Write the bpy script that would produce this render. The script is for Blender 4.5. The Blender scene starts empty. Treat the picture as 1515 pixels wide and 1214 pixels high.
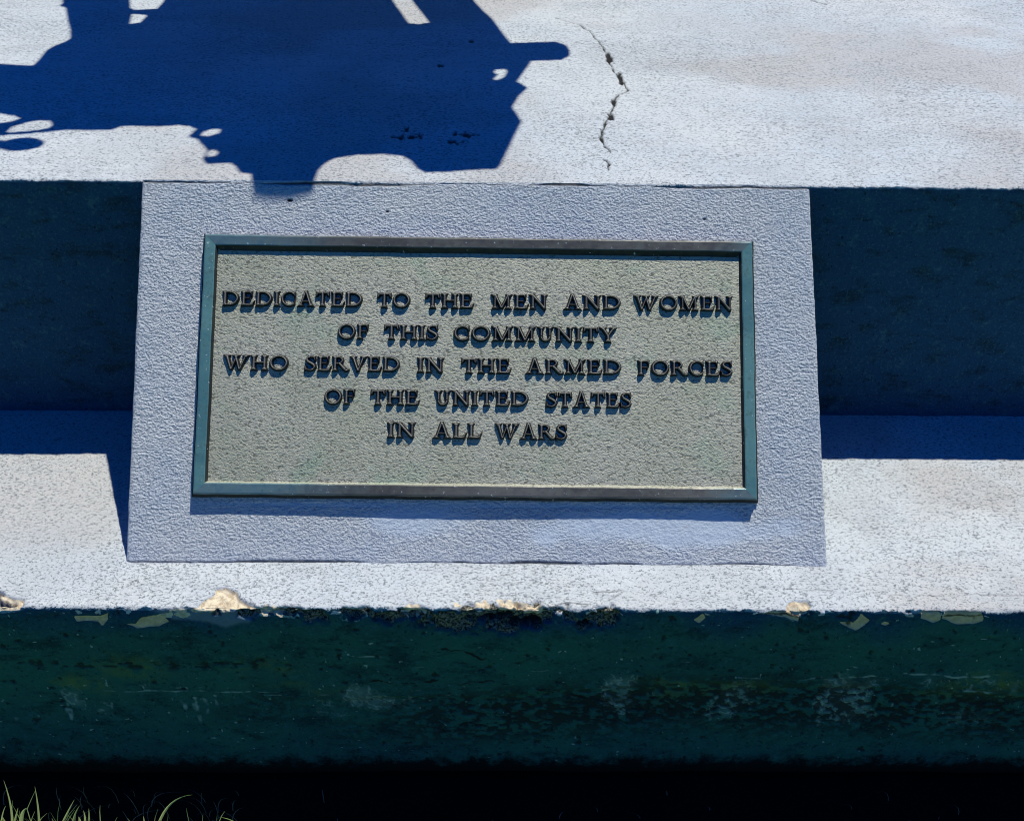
import bpy, math, random
import numpy as np
from mathutils import Matrix, Vector
from mathutils.geometry import tessellate_polygon

# ---------------------------------------------------------------- camera, light, exposure
scene = bpy.context.scene
C = scene.collection
CAM = (0.03318, -1.71538, 1.18968); YAW, PITCH, ROLL = 0.01447, 0.6038, 0.01442
cam_d = bpy.data.cameras.new('camera'); cam = bpy.data.objects.new('camera', cam_d); C.objects.link(cam)
F = Vector((math.sin(YAW)*math.cos(PITCH), math.cos(YAW)*math.cos(PITCH), -math.sin(PITCH)))
R0 = Vector((math.cos(YAW), -math.sin(YAW), 0)); U0 = R0.cross(F)
R1 = R0*math.cos(ROLL)+U0*math.sin(ROLL); U1 = -R0*math.sin(ROLL)+U0*math.cos(ROLL)
m = Matrix((R1, U1, -F)).transposed().to_4x4(); m.translation = CAM
cam.matrix_world = m
cam_d.sensor_fit = 'HORIZONTAL'; cam_d.sensor_width = 36.0; cam_d.lens = 36.0*1700/1515
cam_d.clip_start = 0.05; cam_d.clip_end = 2000
scene.camera = cam

SUN = Vector((0.23579, 0.30042, 1.0)).normalized()
elev = math.asin(SUN.z); azim = math.atan2(SUN.x, SUN.y)
world = bpy.data.worlds.new('World'); scene.world = world; world.use_nodes = True
wn = world.node_tree; wn.nodes.clear()
sky = wn.nodes.new('ShaderNodeTexSky'); sky.sky_type = 'NISHITA'; sky.sun_disc = False
sky.sun_elevation = elev; sky.sun_rotation = azim; sky.air_density = 1.0; sky.dust_density = 0.2; sky.ozone_density = 4.0
hs = wn.nodes.new('ShaderNodeHueSaturation'); hs.inputs['Saturation'].default_value = 1.9; hs.inputs['Value'].default_value = 1.0
bg = wn.nodes.new('ShaderNodeBackground'); bg.inputs['Strength'].default_value = 0.06
wo = wn.nodes.new('ShaderNodeOutputWorld')
wn.links.new(sky.outputs[0], hs.inputs['Color']); tint = wn.nodes.new('ShaderNodeMix'); tint.data_type = 'RGBA'; tint.blend_type = 'MULTIPLY'; tint.inputs[0].default_value = 1.0
tint.inputs[7].default_value = (0.25, 0.72, 1.35, 1)         # deep, polarised blue sky
wn.links.new(hs.outputs[0], tint.inputs[6]); wn.links.new(tint.outputs[2], bg.inputs[0]); wn.links.new(bg.outputs[0], wo.inputs[0])
sd = bpy.data.lights.new('sun', 'SUN'); sd.energy = 3.9; sd.angle = math.radians(0.6); sd.color = (1.0, 1.0, 0.93)
so = bpy.data.objects.new('sun', sd); C.objects.link(so); so.rotation_euler = SUN.to_track_quat('Z', 'Y').to_euler(); so.location = SUN*8
vs = scene.view_settings; vs.view_transform = 'Standard'; vs.look = 'None'; vs.exposure = 0.0; vs.gamma = 1.0; vs.use_curve_mapping = False
scene.cycles.max_bounces = 6; scene.cycles.diffuse_bounces = 4; scene.cycles.glossy_bounces = 3; scene.cycles.filter_width = 1.0

# ---------------------------------------------------------------- measures (metres)
H, W, WB, G, H2 = 0.44535, 0.40467, 1.06454, 0.09708, 0.39897     # riser height, block run, block width, front ledge, plinth face height
YF = -(W+G)
PU, PV, PR, PW, PH = 0.00046, 0.29663, 0.00554, 0.86, 0.40615     # plaque centre on the sloped face, its tilt, its size
LF = math.hypot(H, W)
NF = np.array([0, -H, W])/LF; DV = np.array([0, -W, -H])/LF
body = [[-0.884, 0.8225], [-0.7633, 0.822], [-0.6955, 0.8115], [-0.6961, 0.8539], [-0.7011, 0.9108], [-0.6947, 0.9427], [-0.6826, 0.9708], [-0.6772, 0.9946], [-0.6949, 1.052], [-0.7239, 1.1268], [-0.758, 1.2217], [-0.7768, 1.2376], [-0.7762, 1.26], [-0.7866, 1.288], [-0.906, 1.6678], [-1.098, 2.2397], [-0.8866, 2.251], [-0.6315, 1.294], [-0.6122, 1.2271], [-0.5972, 1.2112], [-0.5774, 1.2174], [-0.5514, 1.2238], [-0.55, 1.2685], [-0.5522, 1.297], [-0.7703, 2.2573], [-0.2641, 2.2846], [-0.0226, 1.3172], [0.0035, 1.2223], [0.0299, 1.1276], [0.0527, 1.1232], [0.0745, 1.1343], [0.0497, 1.224], [0.0218, 1.3189], [-0.1823, 2.289], [-0.0592, 2.2956], [0.1681, 1.3245], [0.195, 1.2293], [0.2172, 1.1602], [0.2399, 1.0592], [0.2571, 0.9877], [0.2787, 0.9931], [0.2964, 0.9427], [0.2949, 0.8673], [0.2846, 0.8244], [0.2662, 0.7465], [0.2866, 0.7119], [0.2692, 0.6659], [0.256, 0.6072], [0.2725, 0.5314], [0.2624, 0.4818], [0.2455, 0.3912], [0.2342, 0.3297], [0.2287, 0.3155], [0.179, 0.3088], [0.1462, 0.2998], [0.1133, 0.2991], [0.0993, 0.3127], [0.086, 0.3465], [0.07, 0.3665], [0.041, 0.3746], [-0.0039, 0.3706], [-0.0416, 0.3551], [-0.0529, 0.3376], [-0.0614, 0.3091], [-0.0625, 0.268], [-0.0599, 0.2462], [-0.0767, 0.2431], [-0.0983, 0.241], [-0.1357, 0.2409], [-0.1529, 0.2433], [-0.161, 0.2538], [-0.1681, 0.2847], [-0.1865, 0.2898], [-0.1994, 0.3173], [-0.2109, 0.3312], [-0.2484, 0.3247], [-0.2581, 0.3444], [-0.2601, 0.3855], [-0.2779, 0.4153], [-0.2859, 0.4305], [-0.3047, 0.4425], [-0.2985, 0.4776], [-0.3162, 0.4934], [-0.3358, 0.4962], [-0.3661, 0.4889], [-0.4148, 0.4942], [-0.4316, 0.4905], [-0.4448, 0.474], [-0.473, 0.4701], [-0.5196, 0.4689], [-0.5513, 0.4585], [-0.5781, 0.4515], [-0.6266, 0.4409], [-0.7247, 0.4261]]
holes = [[[-0.5801, 1.1011], [-0.5608, 1.1119], [-0.5592, 1.1641], [-0.5634, 1.1746], [-0.5963, 1.1788]], [[-0.6218, 0.46], [-0.6204, 0.4825], [-0.6024, 0.5059], [-0.5821, 0.5163], [-0.5644, 0.5135], [-0.5535, 0.4907], [-0.5565, 0.4744], [-0.5777, 0.4675], [-0.6092, 0.4571]], [[-0.7034, 0.5538], [-0.665, 0.5479], [-0.6375, 0.5384], [-0.621, 0.5254], [-0.633, 0.5084], [-0.6483, 0.5014], [-0.6836, 0.5005]], [[-0.2841, 0.4493], [-0.2824, 0.4684], [-0.2698, 0.4815], [-0.2562, 0.4786], [-0.2554, 0.4626], [-0.2707, 0.4465]], [[-0.2558, 0.3648], [-0.2566, 0.3796], [-0.2477, 0.3857], [-0.2385, 0.3741], [-0.2411, 0.3593], [-0.2517, 0.3562]], [[0.221, 0.8017], [0.2236, 0.8184], [0.2439, 0.8232], [0.2466, 0.8066], [0.2412, 0.7738], [0.228, 0.7533], [0.22, 0.7611], [0.2292, 0.7856]]]
rod = [[0.261, 0.9325], [0.3671, 0.945], [0.312, 1.0036], [0.3119, 0.8852]]
disc = [[-0.5763, 0.4021], [-0.539, 0.403], [-0.5867, 0.4325]]
words = [["DEDICATED", -0.3996, -0.1811, -0.1137, -0.1144], ["TO", -0.1578, -0.107, -0.1136, -0.1143], ["THE", -0.0827, -0.0085, -0.1135, -0.1145], ["MEN", 0.0201, 0.1081, -0.1138, -0.1144], ["AND", 0.1336, 0.2228, -0.1142, -0.1148], ["WOMEN", 0.2441, 0.3984, -0.1146, -0.1155], ["OF", -0.2176, -0.1702, -0.0632, -0.0638], ["THIS", -0.1459, -0.0627, -0.0631, -0.063], ["COMMUNITY", -0.0373, 0.2153, -0.0628, -0.0628], ["WHO", -0.3931, -0.2936, -0.0123, -0.0125], ["SERVED", -0.2674, -0.1205, -0.0123, -0.0125], ["IN", -0.0932, -0.0522, -0.0118, -0.0117], ["THE", -0.0249, 0.0508, -0.0115, -0.0119], ["ARMED", 0.075, 0.2236, -0.0117, -0.0125], ["FORCES", 0.2489, 0.3957, -0.0117, -0.0119], ["OF", -0.2354, -0.1884, 0.0394, 0.0388], ["THE", -0.1643, -0.0901, 0.0396, 0.0392], ["UNITED", -0.0649, 0.0797, 0.0395, 0.0388], ["STATES", 0.1069, 0.2382, 0.0401, 0.0395], ["IN", -0.1369, -0.0942, 0.0899, 0.0899], ["ALL", -0.0671, 0.007, 0.0902, 0.0898], ["WARS", 0.0289, 0.1386, 0.0901, 0.0904]]
crack_top = [[0.1572, 0.9257], [0.1659, 0.9154], [0.1906, 0.8901], [0.2092, 0.87], [0.2274, 0.8251], [0.2418, 0.7526], [0.2497, 0.7014], [0.253, 0.6697], [0.256, 0.6169], [0.2585, 0.5785], [0.2627, 0.5453], [0.269, 0.509], [0.2733, 0.4971], [0.2779, 0.4736], [0.2784, 0.4504], [0.2541, 0.4231], [0.2487, 0.4043], [0.2492, 0.3786], [0.2437, 0.3568], [0.2366, 0.3144], [0.2259, 0.2868], [0.2186, 0.2532], [0.2122, 0.2302], [0.208, 0.2044], [0.2119, 0.1763], [0.2177, 0.1459], [0.2221, 0.1281]]
crack_top2 = [[0.1842, 0.2007], [0.1981, 0.1979], [0.2101, 0.2013]]
crack_top3 = [[0.2089, 0.1042], [0.2146, 0.0899], [0.2134, 0.0586]]
crack_top4 = [[0.7752, 1.0999], [0.7882, 1.0712], [0.8017, 1.0601]]
pits_top = [[0.2563, 0.6387], [0.267, 0.5332], [0.2467, 0.3785], [0.2343, 0.3006], [0.2573, 0.652], [0.2694, 0.513]]
dark_spots = [[-0.1349, 0.2216], [-0.119, 0.1965], [-0.1448, 0.1959], [-0.0267, 0.2082], [-0.0456, 0.1764], [-0.0296, 0.7436], [-0.0899, 0.5849]]
cr_led = [[[0.0573, -0.5065], [0.087, -0.4994], [0.1268, -0.4922], [0.1667, -0.4877], [0.202, -0.4805], [0.2234, -0.4646], [0.2506, -0.4441]], [[0.176, -0.4664], [0.198, -0.4677], [0.2185, -0.4632], [0.2344, -0.4544]], [[0.5919, -0.4623], [0.7017, -0.4674], [0.8172, -0.4696]], [[0.4621, -0.4545], [0.5322, -0.4584]]]
chips = [[[-0.4023, -0.4967], [-0.3985, -0.4827], [-0.3884, -0.4741], [-0.3837, -0.4583], [-0.3693, -0.4553], [-0.3526, -0.4639], [-0.3444, -0.4809], [-0.3276, -0.4921], [-0.3118, -0.4976], [-0.3153, -0.5059], [-0.394, -0.5036]], [[-0.1092, -0.5116], [-0.1005, -0.4963], [-0.0809, -0.4934], [-0.0703, -0.5072], [-0.0719, -0.5127]], [[-0.0162, -0.511], [0.0081, -0.4998], [0.0377, -0.4955], [0.0625, -0.4841], [0.0872, -0.4924], [0.1213, -0.5061], [0.126, -0.5116]], [[0.4573, -0.493], [0.4689, -0.4803], [0.493, -0.4801], [0.4935, -0.4914], [0.4809, -0.5082], [0.4592, -0.5083]], [[-0.7205, -0.4647], [-0.6978, -0.4646], [-0.6814, -0.4773], [-0.6573, -0.4814], [-0.6594, -0.5037], [-0.702, -0.515]]]
flakes = [[[0.4224, -0.0108], [0.4426, 0.0003], [0.4793, 0.0005], [0.4792, -0.0119], [0.4783, -0.0257], [0.4549, -0.0161]], [[0.535, -0.024], [0.5583, -0.0252], [0.568, -0.0072], [0.5825, -0.0209], [0.5773, -0.0307], [0.5643, -0.042], [0.5453, -0.0309]], [[0.6011, -0.0292], [0.606, -0.0236], [0.6138, -0.0277], [0.6079, -0.0333]], [[0.6539, -0.004], [0.6817, -0.0038], [0.6871, -0.019], [0.6766, -0.026], [0.6565, -0.0164]], [[0.6872, -0.0107], [0.691, -0.0011], [0.735, 0.0019], [0.7473, -0.0076], [0.7477, -0.0214], [0.7371, -0.027], [0.712, -0.0272], [0.6878, -0.0176]], [[-0.5837, -0.0178], [-0.5444, -0.0176], [-0.5335, -0.0121], [-0.5361, -0.0258], [-0.5466, -0.0397], [-0.5494, -0.0286], [-0.5837, -0.0275]], [[-0.5132, -0.0353], [-0.4981, -0.0339], [-0.4861, -0.0214], [-0.4607, -0.0172], [-0.4477, -0.0281], [-0.4648, -0.042], [-0.4948, -0.0436]], [[0.3211, -0.021], [0.3346, -0.0072], [0.3374, -0.0154], [0.3288, -0.0279]]]
bluepatch = [[-0.4692, -0.009], [-0.4336, -0.0007], [-0.3454, -0.0002], [-0.3119, -0.0068], [-0.329, -0.0274], [-0.3677, -0.0359], [-0.3983, -0.0278], [-0.4374, -0.0253]]
crack_face = [[[-0.1436, -0.0784], [-0.1184, -0.0782], [-0.0913, -0.0824]], [[-0.0479, -0.085], [-0.0226, -0.0863], [-0.0024, -0.0906], [0.0128, -0.1006], [0.0435, -0.1136], [0.0588, -0.1077], [0.0739, -0.0959], [0.0993, -0.0944], [0.1246, -0.0928], [0.1455, -0.1058]], [[0.1184, -0.0571], [0.1482, -0.0485], [0.178, -0.0427]], [[-0.1583, -0.1592], [-0.0856, -0.1528], [-0.0028, -0.1554], [0.0803, -0.1671], [0.1222, -0.173], [0.1543, -0.1912], [0.2079, -0.2096], [0.2386, -0.1939], [0.2754, -0.1938]]]
drips = [[-0.5068, -0.143], [-0.4515, -0.1849], [-0.4307, -0.1848], [-0.4155, -0.1878], [-0.6337, -0.212], [-0.6815, -0.2153], [-0.7222, -0.2327], [-0.3989, -0.1801], [0.5451, -0.2301], [0.8778, -0.3783], [0.7671, -0.1516]]
blades = [[[-0.6849, -0.6567, -0.2961], [-0.6749, -0.6567, -0.2449], [-0.6708, -0.6567, -0.1864], 3.4], [[-0.6449, -0.6567, -0.2959], [-0.6373, -0.6567, -0.2527], [-0.6315, -0.6567, -0.2045], 3.2], [[-0.6129, -0.6567, -0.2959], [-0.5976, -0.6567, -0.2652], [-0.5799, -0.6567, -0.2321], 3], [[-0.6719, -0.6567, -0.296], [-0.6629, -0.6567, -0.2654], [-0.6525, -0.6567, -0.2543], 6], [[-0.6829, -0.6567, -0.2961], [-0.6746, -0.6567, -0.2735], [-0.6672, -0.6567, -0.2543], 3], [[-0.4682, -0.6567, -0.2922], [-0.4397, -0.6567, -0.2379], [-0.4051, -0.6567, -0.216], 3.6], [[-0.3496, -0.6567, -0.2885], [-0.36, -0.6567, -0.2757], [-0.3719, -0.6567, -0.2677], 4], [[-0.5719, -0.6567, -0.2957], [-0.5681, -0.6567, -0.2763], [-0.5656, -0.6567, -0.2588], 3], [[-0.5779, -0.6567, -0.2957], [-0.573, -0.6567, -0.2763], [-0.5709, -0.6567, -0.2556], 3.5], [[-0.7001, -0.6567, -0.2929], [-0.692, -0.6567, -0.2671], [-0.6818, -0.6567, -0.2449], 2], [[-0.5969, -0.6567, -0.2958], [-0.588, -0.6567, -0.2716], [-0.5785, -0.6567, -0.2541], 3], [[-0.4898, -0.6567, -0.2955], [-0.4878, -0.6567, -0.2841], [-0.4867, -0.6567, -0.2713], 2.5], [[-0.6538, -0.6567, -0.2559], [-0.6446, -0.6567, -0.237], [-0.6342, -0.6567, -0.2168], 1], [[-0.5849, -0.6567, -0.2958], [-0.5823, -0.6567, -0.2828], [-0.5823, -0.6567, -0.2732], 5], [[-0.6949, -0.6567, -0.2961], [-0.6944, -0.6567, -0.2815], [-0.6965, -0.6567, -0.2735], 3]]

# ---------------------------------------------------------------- helpers
rng = np.random.default_rng(7)
LAT = [rng.random((256, 256)).astype(np.float32) for _ in range(8)]
def vn(x, y, s=0):
    x = np.asarray(x, np.float64)+s*17.31; y = np.asarray(y, np.float64)+s*5.77
    xi = np.floor(x).astype(np.int64); yi = np.floor(y).astype(np.int64)
    fx = x-xi; fy = y-yi; fx = fx*fx*(3-2*fx); fy = fy*fy*(3-2*fy)
    L = LAT[s % 8]
    a = L[yi & 255, xi & 255]; b = L[yi & 255, (xi+1) & 255]; c = L[(yi+1) & 255, xi & 255]; d = L[(yi+1) & 255, (xi+1) & 255]
    return (a*(1-fx)+b*fx)*(1-fy)+(c*(1-fx)+d*fx)*fy-0.5
def fbm(x, y, s=0, o=4):
    r = 0; a = 1.0
    for i in range(o):
        r = r+a*vn(x*2**i, y*2**i, s+i); a *= 0.5
    return r
def sm(a, b, x): t = np.clip((x-a)/(b-a), 0, 1); return t*t*(3-2*t)
def poly_sd(P, x, y):
    """signed distance, positive inside"""
    P = np.array(P, float); d = np.full(x.shape, 1e9); ins = np.zeros(x.shape, bool)
    n = len(P)
    for i in range(n):
        a = P[i]; b = P[(i+1) % n]; e = b-a; L2 = max((e**2).sum(), 1e-12)
        t = np.clip(((x-a[0])*e[0]+(y-a[1])*e[1])/L2, 0, 1)
        d = np.minimum(d, np.hypot(x-a[0]-t*e[0], y-a[1]-t*e[1]))
        c = (a[1] > y) != (b[1] > y)
        with np.errstate(divide='ignore', invalid='ignore'):
            ins ^= c & (x < (b[0]-a[0])*(y-a[1])/(b[1]-a[1])+a[0])
    return np.where(ins, d, -d)
def line_d(P, x, y):
    P = np.array(P, float); d = np.full(x.shape, 1e9)
    for a, b in zip(P[:-1], P[1:]):
        e = b-a; L2 = max((e**2).sum(), 1e-12)
        t = np.clip(((x-a[0])*e[0]+(y-a[1])*e[1])/L2, 0, 1)
        d = np.minimum(d, np.hypot(x-a[0]-t*e[0], y-a[1]-t*e[1]))
    return d
def link(o, parent=None):
    C.objects.link(o)
    if parent is not None: o.parent = parent
    return o
def tag(o, label=None, cat=None, group=None, kind=None):
    for k, v in (('label', label), ('category', cat), ('group', group), ('kind', kind)):
        if v: o[k] = v
    return o
def empty(name, loc, label, cat):
    o = bpy.data.objects.new(name, None); o.location = loc; o.empty_display_size = 0.05
    C.objects.link(o); return tag(o, label, cat)
def grid(name, P, mat, parent=None, attrs=None, smooth=True, keep=None):
    """P: (rows, cols, 3) world positions"""
    r, c = P.shape[:2]; me = bpy.data.meshes.new(name)
    V = P.reshape(-1, 3).astype(np.float32)
    if parent is not None: V = V-np.array(parent.location, np.float32)
    i = np.arange(r*c).reshape(r, c)
    q = np.stack([i[:-1, :-1], i[1:, :-1], i[1:, 1:], i[:-1, 1:]], -1).reshape(-1, 4)
    if keep is not None: q = q[keep.reshape(-1)]
    me.vertices.add(len(V)); me.vertices.foreach_set('co', V.ravel())
    me.loops.add(q.size); me.loops.foreach_set('vertex_index', q.ravel().astype(np.int32))
    me.polygons.add(len(q)); me.polygons.foreach_set('loop_start', np.arange(0, q.size, 4, dtype=np.int32))
    me.polygons.foreach_set('loop_total', np.full(len(q), 4, np.int32))
    me.update(calc_edges=True)
    if smooth: me.polygons.foreach_set('use_smooth', np.ones(len(q), bool))
    for k, v in (attrs or {}).items():
        a = me.attributes.new(k, 'FLOAT', 'POINT'); a.data.foreach_set('value', np.broadcast_to(v, (r, c)).ravel().astype(np.float32))
    me.materials.append(mat); me.validate()
    return link(bpy.data.objects.new(name, me), parent)
def mesh(name, V, Fc, mat, parent=None, smooth=False):
    me = bpy.data.meshes.new(name)
    off = Vector(parent.location) if parent is not None else Vector((0, 0, 0))
    me.from_pydata([tuple(Vector(v)-off) for v in V], [], Fc); me.materials.append(mat); me.update()
    if smooth:
        for p in me.polygons: p.use_smooth = True
    return link(bpy.data.objects.new(name, me), parent)

class NT:
    def __init__(s, name):
        s.m = bpy.data.materials.new(name); s.m.use_nodes = True; s.t = s.m.node_tree; s.n = s.t.nodes; s.b = s.n['Principled BSDF']
        s.co = s.n.new('ShaderNodeTexCoord').outputs['Object']
    def link(s, a, b): s.t.links.new(a, b)
    def put(s, sock, v):
        if isinstance(v, bpy.types.NodeSocket): s.link(v, sock)
        elif isinstance(v, (tuple, list)) and len(v) == 3 and sock.type == 'RGBA': sock.default_value = (*v, 1)
        else: sock.default_value = v
    def noise(s, scale, detail=4, rough=0.6, dist=0.0, co=None, out=0):
        n = s.n.new('ShaderNodeTexNoise'); n.inputs['Scale'].default_value = scale; n.inputs['Detail'].default_value = detail
        n.inputs['Roughness'].default_value = rough; n.inputs['Distortion'].default_value = dist
        s.link(co or s.co, n.inputs['Vector']); return n.outputs[out]
    def mapping(s, scale=(1, 1, 1), rot=(0, 0, 0), loc=(0, 0, 0)):
        n = s.n.new('ShaderNodeMapping'); n.inputs['Scale'].default_value = scale; n.inputs['Rotation'].default_value = rot; n.inputs['Location'].default_value = loc
        s.link(s.co, n.inputs['Vector']); return n.outputs[0]
    def math(s, op, a, b=0.0, clamp=False):
        n = s.n.new('ShaderNodeMath'); n.operation = op; n.use_clamp = clamp; s.put(n.inputs[0], a); s.put(n.inputs[1], b); return n.outputs[0]
    def rng(s, v, a, b, c=0.0, d=1.0):
        n = s.n.new('ShaderNodeMapRange'); n.interpolation_type = 'SMOOTHSTEP'; s.put(n.inputs[0], v)
        for i, q in enumerate((a, b, c, d)): n.inputs[i+1].default_value = q
        return n.outputs[0]
    def mix(s, f, a, b, mode='MIX'):
        n = s.n.new('ShaderNodeMix'); n.data_type = 'RGBA'; n.blend_type = mode
        s.put(n.inputs[0], f); s.put(n.inputs[6], a); s.put(n.inputs[7], b); return n.outputs[2]
    def attr(s, k):
        n = s.n.new('ShaderNodeAttribute'); n.attribute_name = k; return n.outputs['Fac']
    def bump(s, h, dist, strength=1.0, prev=None):
        n = s.n.new('ShaderNodeBump'); n.inputs['Distance'].default_value = dist; n.inputs['Strength'].default_value = strength
        s.link(h, n.inputs['Height'])
        if prev is not None: s.link(prev, n.inputs['Normal'])
        return n.outputs[0]
    def done(s, color, rough=0.8, metal=0.0, normal=None, spec=None):
        s.put(s.b.inputs['Base Color'], color); s.put(s.b.inputs['Roughness'], rough); s.put(s.b.inputs['Metallic'], metal)
        if normal is not None: s.link(normal, s.b.inputs['Normal'])
        if spec is not None: s.put(s.b.inputs['Specular IOR Level'], spec)
        return s.m

# ---------------------------------------------------------------- materials
def concrete_material():
    """white masonry paint on flat faces, dark blue-green paint on upright faces, deepened for their shade, wear from vertex masks"""
    t = NT('painted_concrete')
    side, tan, olive, dark, pale, moss, blue, warm = [t.attr(k) for k in ('side', 'tan', 'olive', 'dark', 'pale', 'moss', 'blue', 'warm')]
    big = t.noise(2.2, 5, 0.6); mid = t.noise(14, 5, 0.65); fine = t.noise(150, 3, 0.6); grit = t.noise(330, 3, 0.75); grit2 = t.noise(520, 2, 0.7)
    white = t.mix(t.rng(big, 0.35, 0.68), (0.56, 0.605, 0.62), (0.64, 0.655, 0.635))
    white = t.mix(t.rng(mid, 0.52, 0.75, 0, 0.35), white, (0.57, 0.545, 0.50))
    white = t.mix(t.math('MULTIPLY', warm, 0.75), white, (0.50, 0.475, 0.44))
    white = t.mix(t.rng(t.noise(30, 4, 0.7), 0.66, 0.78, 0, 0.25), white, (0.62, 0.48, 0.40))
    patch = t.noise(5, 6, 0.7, 0.5, t.mapping((0.7, 1, 1), (0, 0, 0), (3, 1, 0)))
    white = t.mix(t.rng(patch, 0.50, 0.57, 0, 0.45), white, (0.49, 0.51, 0.51))
    brush = t.noise(60, 4, 0.7, 0.1, t.mapping((0.06, 1, 1)))
    white = t.mix(t.rng(brush, 0.50, 0.70, 0, 0.35), white, (0.45, 0.47, 0.48))
    strk = t.math('ADD', t.noise(300, 2.5, 0.7, 0.6, t.mapping((0.7, 1.0, 1))), t.math('MULTIPLY', t.math('SUBTRACT', t.noise(4, 4, 0.65), 0.5), 0.16))
    pit = t.math('MULTIPLY', t.rng(strk, 0.51, 0.61), t.rng(fine, 0.30, 0.55, 0.45, 1.0))
    white = t.mix(t.math('MULTIPLY', pit, 0.82), white, (0.12, 0.14, 0.145))
    white = t.mix(t.rng(grit2, 0.56, 0.68, 0, 0.5), white, (0.82, 0.84, 0.86))
    rare = t.rng(t.noise(75, 4, 0.75, 0.0, t.mapping((0.5, 1.6, 1))), 0.70, 0.74)
    white = t.mix(t.math('MULTIPLY', rare, 0.7), white, (0.10, 0.10, 0.11))
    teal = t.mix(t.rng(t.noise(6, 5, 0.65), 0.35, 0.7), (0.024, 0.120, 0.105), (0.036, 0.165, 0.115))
    teal = t.mix(t.attr('navy'), teal, t.mix(mid, (0.012, 0.062, 0.13), (0.018, 0.088, 0.15)))  # riser and arris bluer, blue shade put into the colour
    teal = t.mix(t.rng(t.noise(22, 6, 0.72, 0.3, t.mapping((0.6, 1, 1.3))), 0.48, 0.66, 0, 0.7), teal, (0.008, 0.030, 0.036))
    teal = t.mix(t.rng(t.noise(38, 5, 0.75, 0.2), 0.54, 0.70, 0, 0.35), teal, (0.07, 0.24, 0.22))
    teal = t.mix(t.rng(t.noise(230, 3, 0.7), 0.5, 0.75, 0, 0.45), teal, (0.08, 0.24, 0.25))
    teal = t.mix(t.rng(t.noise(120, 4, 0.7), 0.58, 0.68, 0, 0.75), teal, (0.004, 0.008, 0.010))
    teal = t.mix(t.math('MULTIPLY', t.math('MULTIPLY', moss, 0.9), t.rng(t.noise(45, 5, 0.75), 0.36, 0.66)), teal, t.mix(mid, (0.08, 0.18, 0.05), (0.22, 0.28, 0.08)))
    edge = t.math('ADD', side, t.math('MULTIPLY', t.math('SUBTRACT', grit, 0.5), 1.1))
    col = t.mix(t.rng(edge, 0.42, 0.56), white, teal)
    col = t.mix(blue, col, t.mix(fine, (0.10, 0.17, 0.22), (0.24, 0.32, 0.38)))
    col = t.mix(t.rng(pale, 0.25, 0.7, 0, 0.9), col, (0.36, 0.50, 0.42))
    crust = t.mix(t.rng(t.noise(260, 4, 0.8), 0.42, 0.62), (0.014, 0.016, 0.014), (0.34, 0.32, 0.24))
    col = t.mix(t.rng(t.math('ADD', dark, t.math('MULTIPLY', t.math('SUBTRACT', fine, 0.5), 0.7)), 0.40, 0.62), col, crust)
    ol = t.mix(t.rng(t.noise(90, 4, 0.7), 0.35, 0.7), (0.70, 0.50, 0.28), (0.95, 0.69, 0.42))
    col = t.mix(t.rng(t.math('ADD', olive, t.math('MULTIPLY', t.math('SUBTRACT', mid, 0.5), 0.3)), 0.44, 0.54), col, ol)
    tn = t.mix(t.rng(t.noise(90, 5, 0.8), 0.36, 0.56), (0.52, 0.40, 0.26), (0.82, 0.71, 0.50))
    col = t.mix(t.rng(t.math('ADD', tan, t.math('MULTIPLY', t.math('SUBTRACT', fine, 0.5), 0.35)), 0.42, 0.54), col, tn)
    col = t.mix(t.rng(t.math('ADD', t.attr('foot_shade'), t.math('MULTIPLY', t.math('SUBTRACT', t.noise(28, 6, 0.8), 0.5), 1.3)), 0.35, 0.75), col, (0.012, 0.012, 0.010))  # ragged black band at the plinth foot, painted as its fade into shade
    col = t.mix(t.attr('crack'), col, (0.025, 0.024, 0.022))
    h = t.math('ADD', t.math('MULTIPLY', grit, 0.6), t.math('MULTIPLY', fine, 1.0))
    return t.done(col, 0.93, 0, t.bump(h, 0.0014, 0.8), 0.15)
def block_material():
    t = NT('rough_painted_render')
    mid = t.noise(9, 4, 0.6); fine = t.noise(265, 2.5, 0.55, 0.4, t.mapping((0.75, 1, 1)))
    worm = t.noise(310, 2, 0.6, 0.4); smooth = t.attr('smoothed')
    base = t.mix(t.rng(mid, 0.3, 0.7), (0.58, 0.625, 0.665), (0.66, 0.68, 0.675))
    base = t.mix(t.math('MULTIPLY', smooth, 0.7), base, (0.60, 0.70, 0.80))
    base = t.mix(t.rng(t.noise(40, 4, 0.65), 0.6, 0.75, 0, 0.3), base, (0.72, 0.68, 0.62))
    hgt = t.math('ADD', t.math('MULTIPLY', t.rng(fine, 0.33, 0.67), 1.0), t.math('MULTIPLY', t.rng(worm, 0.35, 0.65), 0.45))
    amt = t.math('SUBTRACT', 1.0, t.math('MULTIPLY', smooth, 0.75))
    hgt = t.math('MULTIPLY', hgt, amt)
    pit = t.math('MULTIPLY', t.rng(fine, 0.47, 0.30), amt)
    base = t.mix(t.math('MULTIPLY', pit, 0.55), base, (0.16, 0.19, 0.28))
    base = t.mix(t.math('MULTIPLY', t.rng(worm, 0.42, 0.30), t.math('MULTIPLY', amt, 0.6)), base, (0.22, 0.25, 0.34))
    base = t.mix(t.attr('crack'), base, (0.04, 0.04, 0.04))
    st = t.attr('side'); base = t.mix(st, base, (0.02, 0.05, 0.07))  # cheeks coloured dark like the other upright faces, shade included
    return t.done(base, 0.9, 0, t.bump(hgt, 0.0013, 1.0), 0.2)
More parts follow.
